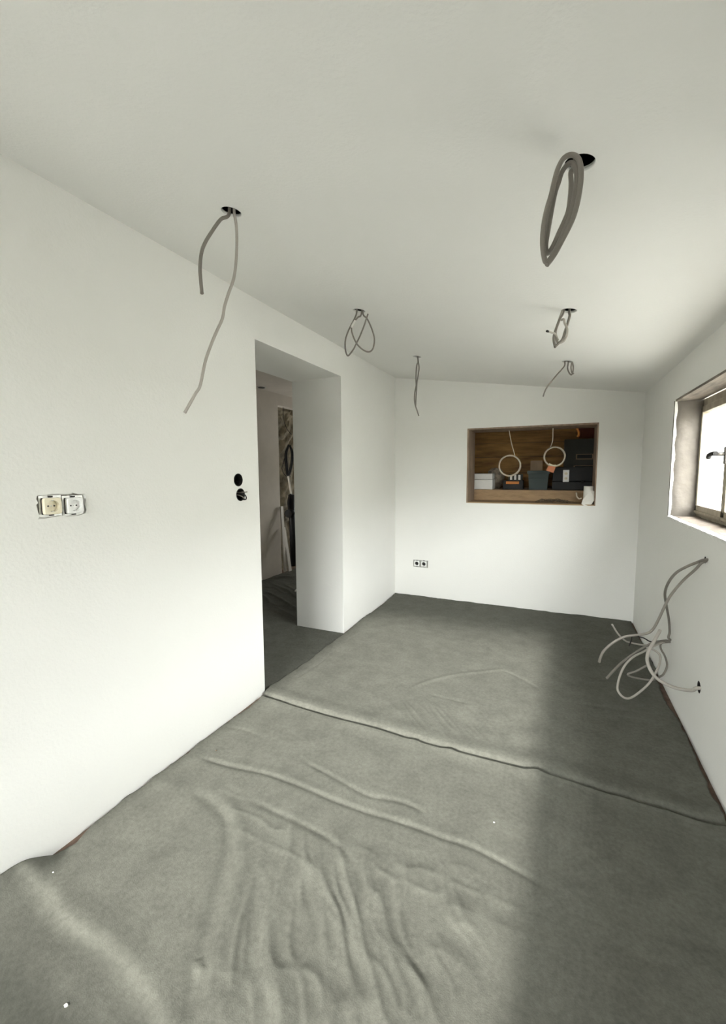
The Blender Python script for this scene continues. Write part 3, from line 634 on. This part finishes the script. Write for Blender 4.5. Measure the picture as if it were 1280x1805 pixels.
for k in range(3): xx = x0+(x1-x0)*(.2+.3*k); box('compartment', xx-.010, xx+.010, Yl+.146, Yl+.151, ztb+.006, z1_-.006, 'foam', t, .002)
# dark green bin
x0, x1, z0, z1 = rect(592, 500, 770, 658, Yl+.12); t = empty('storage_bin', ((x0+x1)/2, Yl+.2, SZ)); tag(t, 'dark green tapered storage bin in the middle of the shelf', 'bin', GS)
yb0, yb1 = Yl+.12, Yl+.32; tp = .016; zr = z1-.02
V = [(x0+tp, yb0+tp, SZ), (x1-tp, yb0+tp, SZ), (x1-tp, yb1-tp, SZ), (x0+tp, yb1-tp, SZ), (x0+.004, yb0+.004, zr), (x1-.004, yb0+.004, zr), (x1-.004, yb1-.004, zr), (x0+.004, yb1-.004, zr)]
quads('tub', V, [(3,2,1,0),(0,1,5,4),(1,2,6,5),(2,3,7,6),(3,0,4,7)], 'greenbin', t)
rb = bmesh.new(); 
for q in ((x0-.004, x1+.004, yb0-.004, yb0+.008), (x0-.004, x1+.004, yb1-.008, yb1+.004), (x0-.004, x0+.008, yb0, yb1), (x1-.008, x1+.004, yb0, yb1)): bm_box(rb, *q, zr-.012, z1, .002)
from_bm('rim', rb, 'greenbin', t); box('ledge', x0+.006, x1-.006, yb0-.001, yb0+.006, SZ+(z1-SZ)*.55, SZ+(z1-SZ)*.62, 'greenbin', t, .002)
# pale cardboard carton behind the bin
x0, x1, z0, z1 = rect(618, 420, 716, 478, Yl+.42); zlo = SZ
t = empty('carton', ((x0+x1)/2, Yl+.46, SZ)); tag(t, 'tall cardboard carton rising behind the green bin', 'carton', GS); box('carton_body', x0, x1, Yl+.42, Yl+.52, SZ, z1-.004, 'card', t); box('flap', x0+.002, x1-.002, Yl+.422, Yl+.47, z1-.004, z1, 'card', t)
# black case on the right with a white socket strip
x0, x1, z0, z1 = rect(790, 470, 1150, 658, Yl+.20); t = empty('tool_case', ((x0+x1)/2, Yl+.3, SZ)); tag(t, 'wide black tool case at the right end of the hatch shelf', 'case', GS)
zm = float(hp(900, 590, Yl+.2)[2]); box('case_base', x0, x1, Yl+.20, Yl+.44, SZ, zm, 'dark', t, .006); box('case_lid', x0+.003, x1-.003, Yl+.203, Yl+.437, zm+.003, z1, 'dark', t, .006)
for k in (.3, .7): xx = x0+(x1-x0)*k; box('latch', xx-.012, xx+.012, Yl+.194, Yl+.203, zm-.018, zm+.016, 'boxdark', t, .002)
x0, x1, z0, z1 = rect(878, 495, 932, 592, Yl+.165); t = empty('socket_strip', ((x0+x1)/2, Yl+.17, z0)); tag(t, 'white upright two-way socket strip leaning on the black tool case', 'socket strip', GS)
zlow = SZ
box('strip_body', x0, x1, Yl+.165, Yl+.193, z0, z1, 'whitep', t, .004)
for k in (.3, .7):
    zc = z0+(z1-z0)*k; cp = cyl('outlet', ((x0+x1)/2, Yl+.1655, zc), ((x0+x1)/2, Yl+.163, zc), .0145, .0145, 'beige', t, 20)
    for s_ in (-.005, .005): cyl('pin_hole', ((x0+x1)/2+s_, Yl+.1632, zc), ((x0+x1)/2+s_, Yl+.1622, zc), .0022, .0022, 'dark', cp, 10)
# grey panel with two steel pull frames: a drawer cabinet
x0, x1, z0, z1 = rect(885, 240, 1175, 470, Yl+.48); t = empty('drawer_cabinet', ((x0+x1)/2, Yl+.5, SZ)); tag(t, 'dark grey drawer cabinet with two pale pull frames behind the tool case', 'cabinet', GS)
box('cabinet_body', x0, x1, Yl+.48, Yl+.60, SZ, z1, 'greyboard', t, .004)
for q in ((985, 365, 1125, 411, Yl+.46), (965, 458, 1140, 516, Yl+.455)):
    a = rect(*q); ft = .009; fb = bmesh.new(); yy = q[4]
    for (p0_, p1_, q0_, q1_) in ((a[0], a[1], a[2], a[2]+ft), (a[0], a[1], a[3]-ft*.6, a[3]), (a[0], a[0]+ft, a[2], a[3]), (a[1]-ft, a[1], a[2], a[3])): bm_box(fb, p0_, p1_, yy, Yl+.482, q0_, q1_)
    dr_ = from_bm('pull_frame', fb, 'card', t); box('drawer_front', a[0]+ft, a[1]-ft, yy+.012, Yl+.481, a[2]+ft, a[3]-ft*.6, 'dark', dr_)
# red-brown board with a short orange hose, on the store wall
x0, x1, z0, z1 = rect(1005, 135, 1180, 240, Yb-.02); t = box('wall_board', x0, x1, Yb-.022, Yb-.002, z0, z1, 'redbrown', None, .002); tag(t, 'red-brown board fixed high on the plank wall at the right', 'board')
hy_ = B+HT-.04; hs = hp(990, 130, hy_); tag(tube('hose', [(hs[0], hy_, HZ1-.016), hp(998, 170, hy_), hp(1008, 195, hy_), hp(1006, 218, hy_), hp(998, 229, hy_)], .010, 'copper'), 'short orange hose end hanging at the top right of the hatch', 'hose')
# two cable rings hanging in the hatch
def ring(zc, rz, top, attach, Y, label, seed):
    c = hp(zc[0], zc[1], Y); e = hp(zc[0]+rz, zc[1], Y); r = abs(e[0]-c[0]); t = empty('cable_ring', (c[0], Y, c[2])); tag(t, label, 'cable', 'cable rings hanging in the hatch')
    rnd = random.Random(seed)
    pts = []; N = 84
    for k in range(N+1):
        a = 2*math.pi*3*k/N; rr = r*(1+.03*math.sin(a*.37+seed)+rnd.uniform(-.004, .004)); pts.append((c[0]+rr*math.cos(a), Y+.006*math.sin(a*.33+seed)+.008*(k/N-.5), c[2]+rr*math.sin(a)))
    tube('coil', pts, .0055, 'ringcable', t, 3, 8)
    A = [hp(*q, Y) for q in attach]; A[0] = np.array((A[0][0], Y, HZ1-.012)); tube('drop_cable', A, .0040, 'ringcable', t, 8, 8)
    return t
Yr = B+.20
ring((450, 461), 86, None, [(446, 168), (452, 215), (466, 285), (480, 335), (492, 380)], Yr, 'cream cable ring hanging lower on the left in the hatch', 1)
t = ring((812, 388), 84, None, [(800, 150), (799, 200), (797, 255), (788, 290), (778, 315)], Yr, 'cream cable ring hanging higher on the right in the hatch, with an orange tag', 2)
q = [hp(745, 500, Yr-.012), hp(803, 520, Yr-.012), hp(822, 470, Yr-.012), hp(762, 462, Yr-.012)]
quads('paper_tag', [tuple(p) for p in q]+[(p[0], p[1]+.003, p[2]) for p in q], [(0,1,2,3),(7,6,5,4),(0,4,5,1),(1,5,6,2),(2,6,7,3),(3,7,4,0)], 'tag', t)
tube('tape_wrap', [hp(766, 448, Yr), hp(795, 462, Yr), hp(824, 462, Yr)], .0105, 'tape', t)
# paper roll on the sill with a loose tail over the edge
x0, x1, z0, z1 = rect(1040, 627, 1136, 790, B+.10); t = empty('paper_roll', ((x0+x1)/2, B+.12, HZ0+.01)); tag(t, 'white paper roll with a loose tail at the right end of the hatch sill', 'paper roll')
xc, rr = (x0+x1)/2-.004, (x1-x0)/2-.004
cyl('roll', (xc, B+.10, HZ0+.011), (xc, B+.10, z1), rr, rr, 'paper', t, 32); cyl('core', (xc, B+.10, z1), (xc, B+.10, z1+.001), rr*.35, rr*.35, 'card', t, 20)
tl = [hp(1100, 660, B+.10-rr-.002), hp(1136, 668, B+.06), hp(1136, 735, B+.025), hp(1086, 806, B-.004), hp(1028, 770, B+.0), hp(1040, 735, B+.03)]
tl = [np.array(p) for p in tl]; 
quads('paper_tail', [tuple(p) for p in tl]+[(p[0], p[1]+.002, p[2]+.001) for p in tl], [(0,1,2,5),(5,2,3,4),(11,8,7,6),(10,9,8,11),(0,6,7,1),(1,7,8,2),(2,8,9,3),(3,9,10,4),(4,10,11,5),(5,11,6,0)], 'paper', t)
# small offcuts and dry debris on the sill
tag(tube('cable_offcut', [hp(988, 680, B+.16), hp(994, 712, B+.12), hp(1012, 728, B+.10), hp(1030, 722, B+.10)], .006, 'ringcable'), 'short cream cable offcut on the hatch sill beside the paper roll', 'cable offcut')
rnd = random.Random(5)
paths = []
for k in range(26):
    x_ = rnd.uniform(float(hp(690, 750, B+.2)[0]), float(hp(930, 750, B+.2)[0])); y_ = B+rnd.uniform(.10, .30); zz = HZ0+.013; ln = rnd.uniform(.02, .075); an = rnd.uniform(-.6, .6)
    paths.append(catmull([(x_-ln*math.cos(an), y_-ln*math.sin(an)*.5, zz+rnd.uniform(0, .012)), (x_, y_, zz+rnd.uniform(.004, .030)), (x_+ln*math.cos(an), y_+ln*math.sin(an)*.5, zz+rnd.uniform(0, .012))], 3))
o = link_mesh('dry_debris', tube_mesh('dry_debris', paths, .0022, 5), 'twig'); tag(o, 'heap of dark dry twigs and fibres on the hatch sill', 'debris'); o['kind'] = 'stuff'

# ------------------------------------------------------------------ things in the neighbouring room
def np_(px, py, X): return onx(px, py, X)
XS = XN-.03
GN = 'things in the stone niche'
b0 = np_(506, 1008, XN+.10)
def lean(px0, py0, px1, py1, wpx, X0, X1, label):
    a, b = np_(px0, py0, X0), np_(px1, py1, X1); a[2] = max(a[2], .035); wv = np.array((0, .055, 0)); tv = np.array((.018, 0, .0))
    V = [a, a+wv, b+wv*.9, b]; V = [tuple(p) for p in V]+[tuple(np.array(p)+tv) for p in V]
    return tag(quads('leaning_board', V, [(3,2,1,0),(4,5,6,7),(0,4,7,3)[::-1],(1,2,6,5)[::-1],(0,1,5,4),(3,7,6,2)], 'leanboard'), label, 'board', GN)
lean(500, 1008, 493, 893, 8, XN+.16, XN+.01, 'narrow white board leaning on the edge of the stone niche')
lean(508, 1007, 497, 930, 8, XN+.20, XN+.03, 'shorter white board leaning in front of the niche, right of the narrow one')
hk = []
for k in range(6):
    ox = random.uniform(-2.5, 2.5); pts = [(509+ox*.6, 784), (504+ox, 800), (505+ox, 820), (508+ox, 838), (513+ox, 822), (515+ox, 800), (511+ox*.6, 785)]
    hk.append(catmull([np_(a, b, XS+.008*k) for a, b in pts], 5))
tag(link_mesh('cable_bundle', tube_mesh('cable_bundle', hk, .007, 7), 'dark'), 'bundle of black cables hung against the stone niche', 'cable', GN)
tag(tube('thin_wire', [np_(499, 716, XS-.02), np_(500, 738, XS-.02), np_(506, 756, XS-.02), np_(514, 766, XS-.02)], .004, 'dark'), 'thin dark wire drooping at the top of the stone niche', 'wire', GN)
tag(tube('thin_wire', [np_(505, 795, XS-.01), np_(500, 815, XS-.01), np_(497, 826, XS-.01), np_(503, 838, XS-.01), np_(512, 840, XS-.01)], .004, 'dark'), 'dark wire loop left of the cable bundle in the niche', 'wire', GN)
tag(tube('pale_pipe', [np_(508, 838, XS), np_(511, 856, XS), np_(514, 878, XS)], .014, 'leanboard'), 'pale pipe below the black cable bundle in the niche', 'pipe', GN)
dt = empty('standing_drill', tuple(np_(516, 1000, XS))); tag(dt, 'dark upright tool standing in the stone niche', 'tool', GN)
p0_, p1_ = np_(514, 872, XS), np_(517, 1003, XS); p1_[2] = .03
cyl('tool_shaft', tuple(p1_), tuple(p0_), .035, .045, 'dark', dt, 16); pa = np_(512, 905, XS); cyl('tool_motor', (pa[0], pa[1]-.05, pa[2]), (pa[0], pa[1]+.10, pa[2]+.02), .055, .05, 'dark', dt, 16)
tube('tool_grip', [np_(510, 900, XS), np_(508, 885, XS), np_(512, 872, XS), np_(518, 874, XS)], .014, 'boxdark', dt)
rs = onx(461, 683, XN+.01); v = ray(461, 682.5); tz = (NZ-H)/v[2]; rp = EYE+v*tz
t = empty('recessed_spotlight', (rp[0], rp[1], NZ)); tag(t, 'small dark recessed spotlight in the ceiling beyond the doorway', 'ceiling light')
cyl('trim_ring', (rp[0], rp[1], NZ-.006), (rp[0], rp[1], NZ+.001), .050, .052, 'steel', t); cyl('lens', (rp[0], rp[1], NZ-.008), (rp[0], rp[1], NZ-.005), .040, .040, 'dark', t)
wc = onz(523, 1040, .05); tag(tube('white_cord', [(wc[0]-.02, wc[1], .03), (wc[0], wc[1]+.02, .06), (wc[0]+.01, wc[1]+.05, .09), (wc[0]-.01, wc[1]+.08, .06)], .010, 'white_wire'), 'white cord end on the sheet at the doorway edge', 'cord')

# daylight portals: guide the sky's light through the seen window and the added openings
def portal(name, loc, rot, sx, sy):
    l = bpy.data.lights.new(name, 'AREA'); l.shape = 'RECTANGLE'; l.size = sx; l.size_y = sy; l.cycles.is_portal = True
    o = bpy.data.objects.new(name, l); C.objects.link(o); o.location = loc; o.rotation_euler = rot; return o
portal('window_portal', (XO+.01, (WN+WY)/2, (WZ0+WZ1)/2), (0, math.pi/2, 0), WZ1-WZ0, WY-WN)
portal('next_room_portal', (-2.635, YE+.21, 1.225), (-math.pi/2, 0, 0), .45, .47)
portal('rear_portal', ((L-.02)/2, YR-.31, 1.17), (math.pi/2, 0, 0), 1.5, 1.28)
